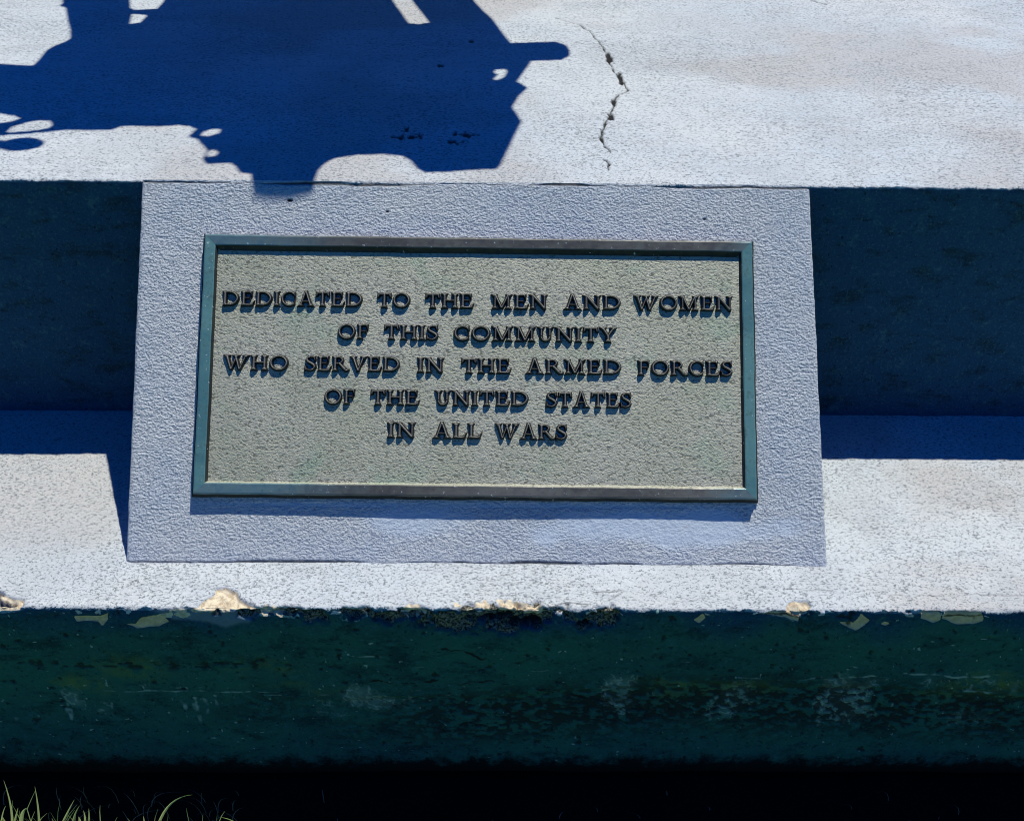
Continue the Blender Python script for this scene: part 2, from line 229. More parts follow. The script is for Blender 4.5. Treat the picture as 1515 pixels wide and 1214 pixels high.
def plate_material():
    t = NT('cast_bronze_plate')
    co = t.mapping((0.62, 1.0, 1.0))
    swirl = t.noise(9, 2, 0.5, 0, None, 1)
    vm = t.n.new('ShaderNodeVectorMath'); vm.operation = 'MULTIPLY_ADD'; t.link(swirl, vm.inputs[0]); vm.inputs[1].default_value = (0.018, 0.03, 0.0); t.link(co, vm.inputs[2])
    wr = t.noise(330, 2.0, 0.5, 0.7, vm.outputs[0]); wr2 = t.noise(380, 2, 0.6, 0.3, vm.outputs[0])
    mid = t.noise(7, 4, 0.6); green = t.noise(11, 4, 0.65, 0.4, t.mapping((1, 1.3, 1), (0, 0, 0), (0.4, 0.2, 0)))
    col = t.mix(t.rng(mid, 0.3, 0.7), (0.49, 0.49, 0.365), (0.56, 0.545, 0.435))
    col = t.mix(t.rng(green, 0.52, 0.74, 0, 0.55), col, (0.34, 0.49, 0.34))
    col = t.mix(t.rng(t.noise(16, 3, 0.6), 0.64, 0.74, 0, 0.35), col, (0.52, 0.66, 0.55))
    col = t.mix(t.rng(wr, 0.46, 0.34, 0, 0.68), col, (0.10, 0.10, 0.075))
    col = t.mix(t.rng(wr2, 0.42, 0.32, 0, 0.35), col, (0.16, 0.15, 0.12))
    col = t.mix(t.rng(t.noise(300, 2, 0.5), 0.69, 0.73, 0, 0.6), col, (0.75, 0.76, 0.66))
    hgt = t.math('ADD', t.rng(wr, 0.30, 0.66), t.math('MULTIPLY', t.rng(wr2, 0.35, 0.65), 0.25))
    return t.done(col, t.rng(wr, 0.3, 0.6, 0.75, 0.62), 0.4, t.bump(hgt, 0.0007, 0.7), 0.3)
def bronze(name, a, b, c, rough=0.42, metal=0.6):
    t = NT(name)
    n1 = t.noise(10, 4, 0.6, 0, t.mapping((0.35, 1, 1))); n2 = t.noise(90, 4, 0.7); n3 = t.noise(260, 3, 0.6)
    col = t.mix(t.rng(n1, 0.38, 0.62), a, b)
    if name == 'brown_bronze':
        sep = t.n.new('ShaderNodeSeparateXYZ'); t.link(t.co, sep.inputs[0])
        xx = t.math('ADD', sep.outputs[0], t.math('MULTIPLY', t.math('SUBTRACT', n1, 0.5), 0.35))
        col = t.mix(t.rng(xx, -0.36, -0.20, 0.9, 0.0), col, (0.15, 0.28, 0.30))
        col = t.mix(t.rng(xx, 0.36, 0.42, 0.0, 0.6), col, (0.15, 0.28, 0.30))
    col = t.mix(t.rng(n2, 0.5, 0.72, 0, 0.6), col, c)
    col = t.mix(t.rng(t.noise(140, 3, 0.7), 0.66, 0.71, 0, 0.8), col, (0.70, 0.74, 0.72))
    col = t.mix(t.rng(n3, 0.72, 0.76, 0, 0.9), col, (0.75, 0.78, 0.76))
    col = t.mix(t.rng(n3, 0.36, 0.28, 0, 0.7), col, (0.03, 0.035, 0.035))
    return t.done(col, t.rng(n2, 0.3, 0.7, rough-0.1, rough+0.2), metal, t.bump(n2, 0.0004, 0.6), 0.5)
M_CON = concrete_material(); M_BLK = block_material(); M_PLATE = plate_material()
M_GREEN = bronze('verdigris_bronze', (0.08, 0.22, 0.23), (0.13, 0.30, 0.29), (0.05, 0.11, 0.12), 0.5, 0.2)
M_BROWN = bronze('brown_bronze', (0.13, 0.125, 0.105), (0.20, 0.19, 0.16), (0.11, 0.15, 0.15), 0.40, 0.45)
M_EDGE = bronze('shade_dark_edge', (0.014, 0.018, 0.016), (0.03, 0.034, 0.028), (0.012, 0.02, 0.02), 0.6, 0.0)  # near-black, shade of the frame edges painted into the colour
def letter_material():
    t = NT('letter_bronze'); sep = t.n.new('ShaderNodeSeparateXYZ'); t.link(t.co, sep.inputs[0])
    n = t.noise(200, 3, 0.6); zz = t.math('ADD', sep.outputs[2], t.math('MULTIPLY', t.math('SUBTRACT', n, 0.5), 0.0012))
    worn = t.rng(zz, 0.0046, 0.0060)                            # shadow painted black low on the letter, rubbed metal along the ridge
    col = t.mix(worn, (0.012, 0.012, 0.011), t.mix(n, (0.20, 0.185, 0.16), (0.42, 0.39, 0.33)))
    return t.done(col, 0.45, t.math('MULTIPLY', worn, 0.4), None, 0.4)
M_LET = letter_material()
M_CASTER = NT('caster_steel').done((0.05, 0.06, 0.045), 0.6, 0.0)
def soil_material():
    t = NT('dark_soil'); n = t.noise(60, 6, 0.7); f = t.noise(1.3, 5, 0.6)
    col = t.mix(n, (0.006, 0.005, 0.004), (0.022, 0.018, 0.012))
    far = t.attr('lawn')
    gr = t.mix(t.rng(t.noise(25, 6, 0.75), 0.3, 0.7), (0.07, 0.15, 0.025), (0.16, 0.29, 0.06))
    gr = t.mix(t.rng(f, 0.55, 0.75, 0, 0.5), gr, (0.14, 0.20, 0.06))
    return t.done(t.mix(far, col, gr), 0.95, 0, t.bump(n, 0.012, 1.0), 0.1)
M_SOIL = soil_material()
def blade_material(name, a, b, trans=True):
    t = NT(name); oi = t.noise(35, 2, 0.5)
    m_ = t.done(t.mix(oi, a, b), 0.45, 0, None, 0.4)
    if trans:
        tr = t.n.new('ShaderNodeBsdfTranslucent'); tr.inputs['Color'].default_value = (*[min(1, 1.5*q) for q in b], 1)
        mx = t.n.new('ShaderNodeMixShader'); mx.inputs[0].default_value = 0.5
        t.link(t.b.outputs[0], mx.inputs[1]); t.link(tr.outputs[0], mx.inputs[2]); t.link(mx.outputs[0], t.n['Material Output'].inputs[0])
    return m_
M_BLADE = blade_material('fresh_grass_blade', (0.36, 0.58, 0.10), (0.62, 0.78, 0.30))
M_DRY = blade_material('dry_grass_blade', (0.16, 0.15, 0.11), (0.40, 0.36, 0.28), False)

# ---------------------------------------------------------------- ground
def ground():
    gx = np.concatenate([[-400, -100, -25, -8, -4], np.linspace(-2, 2, 161), [4, 8, 25, 100, 400]])
    gy = np.concatenate([[-400, -100, -25, -8, -3.5], np.linspace(-2, -0.30, 120), [1, 5, 25, 100, 400]])
    X, Y = np.meshgrid(gx, gy[::-1])
    near = (np.abs(X) < 2.1) & (Y > -2.1) & (Y < -0.2)
    Z = -H2+np.where(near, 0.008*fbm(X*14, Y*14, 1)-0.002, 0)
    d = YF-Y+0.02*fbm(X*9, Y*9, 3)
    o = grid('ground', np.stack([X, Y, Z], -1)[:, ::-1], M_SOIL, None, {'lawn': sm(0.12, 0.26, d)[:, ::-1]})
    tag(o, kind='structure')
ground()

# ---------------------------------------------------------------- memorial base
base = empty('memorial_base', (0, 0, -H2), 'white painted concrete memorial base of two steps with dark blue green upright faces', 'monument base')
def xs(x0, x1, step):
    n = int(round((x1-x0)/step))+1
    return np.concatenate([[-3.0, -2.2, -1.6, -1.3], np.linspace(x0, x1, n), [1.4, 1.7, 2.3, 3.0]])

def upper_step():
    x = xs(-1.2, 1.25, 0.0022)
    r = 0.006
    ytop = [3.2, 2.6, 2.0, 1.6]; y = 1.35; st = 0.0060
    while y > r: ytop.append(y); st = 0.0016+0.0040*min(1, y/0.9); y -= st
    path = [(a, H, 0, 1, 0) for a in ytop]
    for k in range(0, 9):
        a = k/8*math.pi/2; path.append((r-r*math.sin(a), H-r+r*math.cos(a), -math.sin(a), math.cos(a), k/8))
    z = H-r-0.002
    while z > -0.01: path.append((0, z, -1, 0, 1)); z -= 0.0030
    p = np.array(path); n = len(p)
    X = np.broadcast_to(x, (n, len(x))).copy(); Y = np.repeat(p[:, 0:1], len(x), 1); Z = np.repeat(p[:, 1:2], len(x), 1)
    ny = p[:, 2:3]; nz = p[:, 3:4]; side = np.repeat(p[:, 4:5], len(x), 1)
    s = np.cumsum(np.concatenate([[0], np.hypot(np.diff(p[:, 0]), np.diff(p[:, 1]))]))[:, None]+0*X
    near = np.exp(-np.abs(s-s[len(ytop)+4, 0])/0.02)
    dsp = 0.0016*fbm(X*9, s*9, 2)+0.0009*fbm(X*90, s*90, 4, 3)+near*(0.0022*fbm(X*130, s*130, 1, 3)+0.003*fbm(X*22, s*22, 5, 3))
    flat = np.repeat((p[:, 4:5] < 0.3), len(x), 1)
    tx, ty = X, np.where(flat, Y, -9.0)
    cr = np.zeros_like(X); jit = 0.0045*fbm(X*75, s*60, 3, 3); jit2 = 0.010*fbm(X*60+5, s*45, 6, 3)
    for P, wd in ((crack_top, 0.0008), (crack_top2, 0.0008), (crack_top3, 0.0007), (crack_top4, 0.0016)):
        d = line_d(P, tx+jit, (ty+jit2)); w_ = wd*(0.9+1.6*(vn(X*55, s*55, 2)+0.35))
        cr = np.maximum(cr, 1-sm(w_*0.8, w_*2.0, d*np.where(np.abs(ty) < 5, 1, 1)))
    for (px, py), (rx, ry) in zip(pits_top, ((0.0105, 0.030), (0.0085, 0.026), (0.0050, 0.022), (0.008, 0.020), (0.005, 0.04), (0.005, 0.03))):
        q = np.hypot((tx-px)/rx, (ty-py)/ry)+1.0*fbm(X*140, s*70, 6, 2)
        cr = np.maximum(cr, 1-sm(0.7, 1.0, q))
    for (px, py), (rx, ry) in zip(dark_spots, ((0.010, 0.022), (0.020, 0.012), (0.012, 0.01), (0.018, 0.014), (0.010, 0.012), (0.010, 0.010), (0.008, 0.01))):  # ragged dark spots on the white top
        q = np.hypot((tx-px)/rx, (ty-py)/ry)+1.6*fbm(X*120, s*60, 5, 3)
        cr = np.maximum(cr, 0.9*(1-sm(0.5, 1.0, q)))
    dsp = dsp-0.004*cr
    Y = Y+ny*dsp; Z = Z+nz*dsp
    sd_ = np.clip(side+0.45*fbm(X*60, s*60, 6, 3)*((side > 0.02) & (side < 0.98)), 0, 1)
    warm = sm(0.05, 0.4, fbm(X*3+2, s*3, 7))*flat
    z0 = np.zeros_like(X)
    o = grid('upper_step', np.stack([X, Y, Z], -1), M_CON, base, dict(side=sd_, tan=z0, olive=z0, dark=z0, pale=z0, moss=z0, blue=z0, warm=warm, crack=cr, navy=z0+1.0, foot_shade=z0-1))
    o['label'] = 'upper step with a cracked white top and a shaded blue green riser'
upper_step()

def lower_step():
    x = xs(-1.0, 1.0, 0.0021)
    r = 0.007
    path = []; y = 0.02; st = 0.0024
    while y > YF+r+0.001: path.append((y, 0, 0, 1, 0)); y -= (0.0034 if y > -0.37 else 0.0018)
    nf = len(path)
    for k in range(0, 9):
        a = k/8*math.pi/2; path.append((YF+r-r*math.sin(a), -r+r*math.cos(a), -math.sin(a), math.cos(a), k/8))
    z = -r-0.0016
    while z > -0.338: path.append((YF, z, -1, 0, 1)); z -= 0.0020
    for k in range(1, 37):                       # the foot of the plinth turns under
        a = k/36*math.radians(80); path.append((YF+0.090*(1-math.cos(a)), z-0.090*math.sin(a), -math.cos(a), -math.sin(a), 1))
    p = np.array(path); n = len(p)
    X = np.broadcast_to(x, (n, len(x))).copy(); Y = np.repeat(p[:, 0:1], len(x), 1); Z = np.repeat(p[:, 1:2], len(x), 1)
    ny = p[:, 2:3]; nz = p[:, 3:4]; side = np.repeat(p[:, 4:5], len(x), 1)
    s = np.cumsum(np.concatenate([[0], np.hypot(np.diff(p[:, 0]), np.diff(p[:, 1]))]))[:, None]+0*X
    se = s[nf+4, 0]; e = s-se                                  # signed run past the arris, + on the face
    near = np.exp(-np.abs(e)/0.02)
    dsp = 0.0016*fbm(X*8, s*8, 2)+0.0006*fbm(X*90, s*90, 4, 3)+near*(0.0020*fbm(X*130, s*130, 1, 3)+0.005*fbm(X*12, s*12, 5, 3))
    ledge = e < 0; face = ~ledge
    wob = 0.0065*fbm(X*42, s*42, 3, 4); wob2 = 0.0065*fbm(X*38+9, s*38, 6, 4)
    lx, ly = X+wob, np.where(ledge, Y, YF-e)+wob2                # ledge plan, carried on a little past the arris
    fx, fz = X+wob, np.where(face, -e-0.003, 9.0)+wob2
    tan = np.zeros_like(X); dark = np.zeros_like(X); olive = np.zeros_like(X); cr = np.zeros_like(X)
    for i, P in enumerate(chips):
        if i == 2: continue
        d = poly_sd(P, lx, ly); k = sm(-0.002, 0.003, d)
        if i in (1, 3): k = np.maximum(k, sm(1.0, 0.75, np.hypot((X-(-0.095 if i == 1 else 0.473))/0.014, (e-0.004)/0.012)+1.1*fbm(X*90, s*90, 2, 3)))
        if i == 4: k = k*(1-sm(-0.66, -0.655, X+0.2*e))
        tan = np.maximum(tan, k); dsp = dsp-0.008*k*(0.7+0.9*(fbm(X*60, s*60, 6, 3)))
    # broken, crusted arris at the middle and left
    def blob(cx, ce, rx, re, am=1.2, f=60): return sm(1.0, 0.55, np.hypot((X-cx)/rx, (e-ce)/re)+am*fbm(X*f, s*f, 5, 4))
    crust = np.maximum.reduce([blob(0.045, 0.012, 0.115, 0.026), blob(0.06, 0.030, 0.055, 0.018), blob(-0.035, 0.022, 0.060, 0.024), blob(-0.12, 0.012, 0.16, 0.016), blob(-0.25, 0.008, 0.10, 0.012), blob(0.175, 0.018, 0.035, 0.022)])
    dark = np.maximum(dark, crust*0.85); dsp = dsp-0.010*crust*(0.4+1.6*np.abs(fbm(X*45, s*45, 3, 4)))
    hole = np.maximum.reduce([blob(0.035, 0.020, 0.045, 0.009, 0.8), blob(0.075, 0.032, 0.032, 0.008, 0.8), blob(0.165, 0.030, 0.018, 0.006, 0.8)])
    cr = np.maximum(cr, hole); dsp = dsp-0.012*hole
    tanb = np.maximum.reduce([blob(0.055, -0.006, 0.060, 0.010, 1.4, 90), blob(0.09, 0.004, 0.03, 0.006, 1.4, 90), blob(-0.40, 0.004, 0.06, 0.005, 1.4, 90), blob(-0.44, 0.012, 0.03, 0.006, 1.5, 90), blob(-0.29, 0.004, 0.035, 0.008, 1.5, 90)])
    tan = np.maximum(tan, tanb); 
    hole2 = np.maximum.reduce([sm(-0.001, 0.002, poly_sd([(-0.76, -0.462), (-0.70, -0.468), (-0.69, -0.482), (-0.665, -0.486), (-0.68, -0.500), (-0.76, -0.496)], lx, ly)), blob(-0.105, 0.001, 0.012, 0.006, 0.8)])
    cr = np.maximum(cr, 0.85*hole2); tan = tan*(1-hole2); dsp = dsp-0.010*hole2
    for P in cr_led:
        d = line_d(P, X+0.25*wob, np.where(ledge, Y, 9)+0.9*wob2); wd = 0.0005+0.0006*(vn(X*50, s*50, 3)+0.5)
        cr = np.maximum(cr, (0.7 if P[0][0] < 0.3 else 0.35)*(1-sm(wd*0.8, wd*2.2, d))*sm(-0.25, 0.1, fbm(X*25, s*25, 4, 2)+0.1))
    for P in flakes:
        d = poly_sd(P, fx-0.3*wob, fz-0.3*wob2); k = sm(-0.0015, 0.0015, d); olive = np.maximum(olive, k); dsp = dsp-0.0022*k
    for P in ([(0.425, -0.011), (0.455, -0.012), (0.478, -0.016)], [(0.690, -0.013), (0.715, -0.009), (0.735, -0.012), (0.747, -0.010)]):
        cr = np.maximum(cr, 0.9*(1-sm(0.0008, 0.0018, line_d(P, fx, fz))))
    bl = sm(-0.004, 0.004, poly_sd(bluepatch, fx, fz))*(1-dark)
    for P, wd in zip(crack_face, (0.0010, 0.0015, 0.0012, 0.0022)):
        d = line_d(P, X+0.8*wob, np.where(face, -e-0.003, 9)+1.6*wob2+0.006*fbm(X*45, s*0, 2, 3)); w_ = wd*np.maximum(0.0, 0.35+2.6*fbm(X*30, s*40, 3, 3))
        cr = np.maximum(cr, 1-sm(w_*0.7, w_*1.7, d))
    fz_ = np.where(face, -e, 0.5)
    # rough pitted band on the face
    bandc = -0.225+0.020*np.sin(X*3.1)+0.03*fbm(X*3, 0*X, 6, 3)
    band = sm(0.095, 0.02, np.abs(fz_-bandc))*sm(-0.26, -0.06, X+0.3*fbm(X*5, s*5, 3)+0.1)*face
    band2 = sm(0.014, 0.003, np.abs(fz_+0.118-0.01*fbm(X*6, s*0, 4)))*sm(-0.05, -0.35, X)*face
    pit = sm(-0.20, 0.08, fbm(X*105, s*150, 2, 4)+0.25*fbm(X*12, s*30, 1, 3))*band
    pit = np.maximum(pit, 0.9*sm(0.05, 0.2, fbm(X*80, s*150, 5, 4))*band2)
    pit = np.maximum(pit, sm(0.46, 0.56, fbm(X*70, s*70, 1, 3))*face*0.9)
    lines = sm(0.25, 0.45, fbm(X*9, s*110, 6, 3))*sm(-0.10, -0.16, fz_)*face*0.6
    cr = np.maximum(cr, 0.85*np.maximum(pit, lines*band)); dsp = dsp-0.0022*np.maximum(pit, 0)
    dsp = dsp-0.0035*sm(0.0, 0.012, bandc+0.05-fz_)*face*sm(-0.4, -0.1, X)
    # efflorescence runs and tide lines
    pale = np.zeros_like(X)
    for (px, pz), L_, wd, a_ in zip(drips, (0.05, 0.10, 0.12, 0.07, 0.08, 0.05, 0.05, 0.07, 0.10, 0.05, 0.05), (0.014, 0.006, 0.006, 0.005, 0.007, 0.005, 0.006, 0.004, 0.006, 0.003, 0.004), (0.45, 0.58, 0.62, 0.58, 0.55, 0.52, 0.52, 0.52, 0.5, 0.6, 0.5)):
        dz = (pz-fz_)/L_
        dx = (X-px+0.008*vn(s*28+px*90, X*0, 3))/(wd*(1.25-0.6*np.clip(dz, 0, 1)))
        pale = np.maximum(pale, a_*np.exp(-dx*dx)*sm(-0.05, 0.05, dz)*sm(1.0, 0.2, dz)*np.clip(0.75+1.4*fbm(X*160, s*70, 4, 3), 0, 1.25)*face)
    for i in range(46):
        gx, gz, gr_ = ((-0.44, -0.165, 0.07), (-0.44, -0.165, 0.07), (-0.62, -0.205, 0.07), (0.50, -0.19, 0.12), (0.75, -0.15, 0.09), (0.30, -0.20, 0.10))[i % 6]
        px, pz, L_, wd = gx+rng.normal()*gr_*0.6, gz+rng.normal()*0.014, rng.uniform(0.02, 0.075), rng.uniform(0.0012, 0.0035)
        w0 = np.abs(X[0]-px) < 0.03; c_ = np.nonzero(w0)[0]
        if len(c_) == 0: continue
        q = slice(c_[0], c_[-1]+1); dz = (pz-fz_[:, q])/L_
        dx = (X[:, q]-px+0.006*vn(s[:, q]*35+px*90, X[:, q]*0, 3))/(wd*(1.3-0.7*np.clip(dz, 0, 1)))
        am_ = rng.uniform(0.25, 0.6)
        pale[:, q] = np.maximum(pale[:, q], am_*np.exp(-dx*dx)*sm(-0.05, 0.1, dz)*sm(1.0, 0.1, dz)*np.clip(0.6+2.0*fbm(X[:, q]*150, s[:, q]*80, 4, 3), 0, 1.3)*face[:, q])
    for c0, c1, zz, am in ((-0.62, -0.28, -0.175, 0.55), (-0.50, -0.33, -0.165, 0.4), (-0.22, -0.10, -0.098, 0.5), (-0.72, -0.60, -0.210, 0.4), (-0.37, -0.18, -0.183, 0.4), (-0.14, 0.16, -0.125, 0.35), (0.35, 0.65, -0.140, 0.6), (0.50, 0.64, -0.115, 0.5), (0.62, 0.84, -0.132, 0.75), (0.18, 0.40, -0.11, 0.4), (0.70, 0.85, -0.17, 0.6), (0.18, 0.27, -0.235, 0.4)):
        zc = zz+0.012*fbm(X*14+c0*9, s*0, 3, 3)
        pale = np.maximum(pale, am*sm(0.0035, 0.0008, np.abs(fz_-zc))*sm(c0, c0+0.05, X)*sm(c1, c1-0.05, X)*(0.7+1.2*fbm(X*70, s*70, 5, 3))*face)
    haze = 0.46*sm(0.0, 0.6, fbm(X*11, s*9, 2, 5)+0.30*sm(0.2, 0.7, X)+0.2*sm(-0.6, -0.4, X)*sm(-0.3, -0.4, X))*sm(0.10, 0.03, np.abs(fz_+0.19))*face
    web = haze*sm(0.05, 0.3, 0.5-np.abs(fbm(X*75, s*75, 6, 3))*5)
    specks = sm(0.50, 0.60, fbm(X*130, s*130, 7, 2))*face*0.8
    pale = np.clip(np.maximum.reduce([pale, haze+0.5*web, specks]), 0, 1)
    moss = (sm(0.05, 0.45, fbm(X*5+3, s*14, 3, 4)-0.22+0.45*sm(0.1, 0.3, X))*sm(0.08, 0.0, np.abs(fz_+0.145)))*face
    dotp = sm(0.40, 0.46, fbm(X*60+4, s*60, 3, 2))*ledge*0.0
    cr = np.clip(cr+dotp, 0, 1)
    Y = Y+ny*dsp; Z = Z+nz*dsp
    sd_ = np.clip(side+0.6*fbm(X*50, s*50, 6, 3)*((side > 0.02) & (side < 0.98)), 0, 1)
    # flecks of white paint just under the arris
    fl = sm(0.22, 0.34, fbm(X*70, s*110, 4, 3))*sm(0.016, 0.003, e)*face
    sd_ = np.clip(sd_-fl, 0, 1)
    warm = ledge*np.clip(sm(0.0, 0.5, fbm(X*4+7, s*5, 7))*sm(0.45, 0.7, np.abs(X))+0.9*sm(-0.52, -0.60, X)*sm(-0.42, -0.34, Y)+1.4*sm(1, 0.2, np.hypot((X-0.80)/0.16, (Y+0.20)/0.12)+0.5*fbm(X*12, s*12, 4, 3))+0.5*sm(1, 0.3, np.hypot((X-0.72)/0.14, (Y+0.41)/0.035)), 0, 1)
    z0 = np.zeros_like(X)
    o = grid('lower_step', np.stack([X, Y, Z], -1), M_CON, base, dict(side=sd_, tan=tan, olive=olive, dark=dark, pale=pale, moss=moss, blue=bl, warm=warm, crack=cr, navy=sm(0.07, 0.0, e+0.04*fbm(X*9, s*12, 2, 3)), foot_shade=np.where(face, 1.25*sm(0.23, 0.41, e)-0.24, -1.0)))
    o['label'] = 'lower step with a chipped white ledge and a flaking stained dark face'
lower_step()

def plaque_block():
    st = 0.0016
    u = np.arange(-WB/2, WB/2+1e-6, st); v = np.concatenate([[-0.0024, -0.0018, -0.0012, -0.0006], np.arange(0.0, LF+0.004, st)])
    Uu, Vv = np.meshgrid(u, v)
    edge_d = np.minimum(Uu+WB/2, WB/2-Uu)
    off = -0.004*np.exp(-edge_d/0.0022)+0.0006*fbm(Uu*120, Vv*120, 2, 3)+0.0018*fbm(Uu*7, Vv*7, 3)
    # smoothed, trowelled patch below the plaque and the ragged foot
    smo = sm(0.9, 0.3, np.hypot((Uu-0.30)/0.30, (Vv-0.548)/0.040)+0.5*fbm(Uu*16, Vv*30, 4, 3))
    smo = np.maximum(smo, 0.8*sm(0.9, 0.3, np.hypot((Uu+0.08)/0.12, (Vv-0.535)/0.035)+0.5*fbm(Uu*16, Vv*30, 5, 3)))
    smo = np.maximum(smo, 0.7*sm(0.9, 0.5, np.hypot((Uu)/0.6, (Vv-0.512)/0.006)))
    top = np.exp(-np.maximum(Vv, 0)/0.006)
    lip = 0.0035*fbm(Uu*11, Vv*4, 6, 3)*top
    foot = sm(LF-0.010, LF, Vv)*(0.004+0.006*fbm(Uu*12, 0*Vv, 5, 3))
    off = off+lip*sm(-0.001, 0.006, Vv)-0.001*sm(0.003, -0.002, Vv)
    side = np.zeros_like(Uu)
    cr = np.zeros_like(Uu)
    jl = 0.0035*fbm(Uu*16, 0*Vv, 3, 3)
    wd = np.maximum(0, 0.0003+0.0016*sm(0.0, 0.3, fbm(Uu*7, 0*Vv, 6, 2))+0.0010*sm(0.28, 0.35, Uu)+0.0008*sm(-0.4, -0.45, Uu))
    cr = np.maximum(cr, 0.9*(1-sm(wd*0.7, wd*1.8+0.0005, np.abs(Vv-0.0015-jl))))
    jf = LF-0.0015+0.003*fbm(Uu*13, 0*Vv, 2, 3)
    wf = 0.0002+0.0020*sm(0.02, 0.25, fbm(Uu*9, 0*Vv, 7, 3))
    cr = np.maximum(cr, 0.8*(1-sm(wf*0.7, wf*1.8+0.0004, np.abs(Vv-jf))))
    for c0, v0, rx, rv in ((-0.300, 0.0305, 0.006, 0.003), (-0.145, 0.047, 0.003, 0.002), (0.36, 0.055, 0.003, 0.0015)):
        cr = np.maximum(cr, sm(1.0, 0.6, np.hypot((Uu-c0)/rx, (Vv-v0)/rv)+0.5*fbm(Uu*150, Vv*150, 4, 2)))
    off = off-0.002*cr
    ju = 0.0010*fbm(Vv*60, Uu*0, 4, 3)*(edge_d < 0.001)*np.sign(Uu)
    vf = np.clip(Vv/LF, 0, 1); ju = ju+np.where(Uu > 0, (-0.002+0.009*vf)*(Uu/(WB/2))**4, -0.004*(1-vf)*(Uu/(WB/2))**4)
    P = np.stack([Uu+ju, 0*Uu, 0*Uu+H], -1)+NF*off[..., None]+DV*Vv[..., None]
    # cheeks: wrap the outer columns back into the step
    def cheek(col, sx):
        A = P[:, col].copy(); res = []
        for k in (0.25, 1.0):
            B = A.copy(); B[:, 1] = A[:, 1]*(1-k)+0.012*k; B[:, 0] = A[:, 0]-sx*0.001*k; res.append(B)
        return res
    l = cheek(0, -1); r_ = cheek(-1, 1)
    P = np.concatenate([l[1][:, None], l[0][:, None], P, r_[0][:, None], r_[1][:, None]], 1)
    pad = lambda a, q: np.concatenate([np.full((a.shape[0], 2), q), a, np.full((a.shape[0], 2), q)], 1)
    o = grid('plaque_block', P, M_BLK, base, dict(side=pad(side, 1.0), smoothed=pad(smo, 0.0), crack=pad(cr, 0.0)))
    o['label'] = 'sloping pale blue rendered block that carries the plaque'
plaque_block()

# ---------------------------------------------------------------- bronze plaque
TP = 0.0158                                                      # front of the frame above the block face
FACE0 = 0.0005
plaque = bpy.data.objects.new('bronze_plaque', None); plaque.empty_display_size = 0.05; C.objects.link(plaque)
ex = Vector((1, 0, 0)); ed = Vector(DV); en = Vector(NF)
px_ = ex*math.cos(PR)+ed*math.sin(PR); py_ = -(-ex*math.sin(PR)+ed*math.cos(PR)); 
mw = Matrix((px_, py_, en)).transposed().to_4x4()
mw.translation = Vector((0, 0, H))+ex*PU+ed*PV+en*FACE0
plaque.matrix_world = mw
tag(plaque, 'rectangular bronze dedication plaque with raised lettering on the sloping block', 'plaque')
def pmesh(name, V, Fc, mat, smooth=False):
    me = bpy.data.meshes.new(name); me.from_pydata(V, [], Fc); me.update()
    for m_ in (mat if isinstance(mat, (list, tuple)) else [mat]): me.materials.append(m_)
    if smooth:
        for p in me.polygons: p.use_smooth = True
    o = bpy.data.objects.new(name, me); C.objects.link(o); o.parent = plaque; return o
hw, hh = PW/2, PH/2
PLZ = 0.0080                                                     # plate surface
BAR = 0.0205                                                     # frame bar width
def frame_bar(k, mat):
    """mitred bar; k: 0 top 1 right 2 bottom 3 left. Section: inset foot, moulded outer edge, flat face, sloped inner edge"""
    n = 48 if k % 2 == 0 else 24
    sec = [(-0.004, 0.0), (-0.0045, 0.003), (-0.0015, 0.0045), (-0.0015, 0.0065), (0.0, 0.0085), (0.0, TP-0.0016), (0.0009, TP-0.0004), (0.0024, TP), (BAR-0.0050, TP-0.0006), (BAR-0.0034, TP-0.0013), (BAR-0.0012, PLZ+0.002), (BAR, PLZ-0.001)]
    if k == 0: sec[9:] = [(BAR-0.0036, TP-0.0013), (BAR+0.0005, PLZ+0.002), (BAR+0.0035, PLZ+0.0003)]  # top bar's black inner slope widened over the shadow it would cast
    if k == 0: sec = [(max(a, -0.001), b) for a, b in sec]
    V, Fc = [], []
    L_ = (hw, hh, hw, hh)[k]; O_ = (hh, hw, hh, hw)[k]
    for i in range(n+1):
        t_ = -1+2*i/n
        wob = 0.0006*math.sin(i*1.7+k)+0.0005*math.sin(i*0.6+2*k) if 0 < i < n else 0
        for a, b in sec:
            al = t_*(L_-a); ac = O_-a+(wob*0.6 if a <= 0 else wob*0.3)
            V.append({0: (al, ac, b), 1: (ac, -al, b), 2: (-al, -ac, b), 3: (-ac, al, b)}[k])
    m_ = len(sec)
    for i in range(n):
        for j in range(m_-1):
            a = i*m_+j; Fc.append((a, a+1, a+m_+1, a+m_))
    Fc = [f[::-1] for f in Fc]
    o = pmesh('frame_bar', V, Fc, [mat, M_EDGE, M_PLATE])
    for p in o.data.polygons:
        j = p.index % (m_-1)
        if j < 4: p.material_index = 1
        if j >= 9 and k == 2: p.material_index = 2  # sunlit inner slope of the bottom bar painted as bright as the plate
        if j >= 9 and k != 2: p.material_index = 1  # other inner slopes painted near-black for their shade
    o['label'] = ('brown top frame bar with green left end', 'green right frame bar', 'brown bottom frame bar', 'green left frame bar')[k]
    return o
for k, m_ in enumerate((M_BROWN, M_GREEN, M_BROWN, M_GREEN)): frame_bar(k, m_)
bp = pmesh('back_plate', [(-hw+.012, -hh+.012, 0), (hw-.012, -hh+.012, 0), (hw-.012, hh-.012, 0), (-hw+.012, hh-.012, 0), (-hw+.012, -hh+.012, PLZ), (hw-.012, -hh+.012, PLZ), (hw-.012, hh-.012, PLZ), (-hw+.012, hh-.012, PLZ)],
           [(4, 5, 6, 7), (0, 3, 2, 1), (0, 1, 5, 4), (1, 2, 6, 5), (2, 3, 7, 6), (3, 0, 4, 7)], M_PLATE)
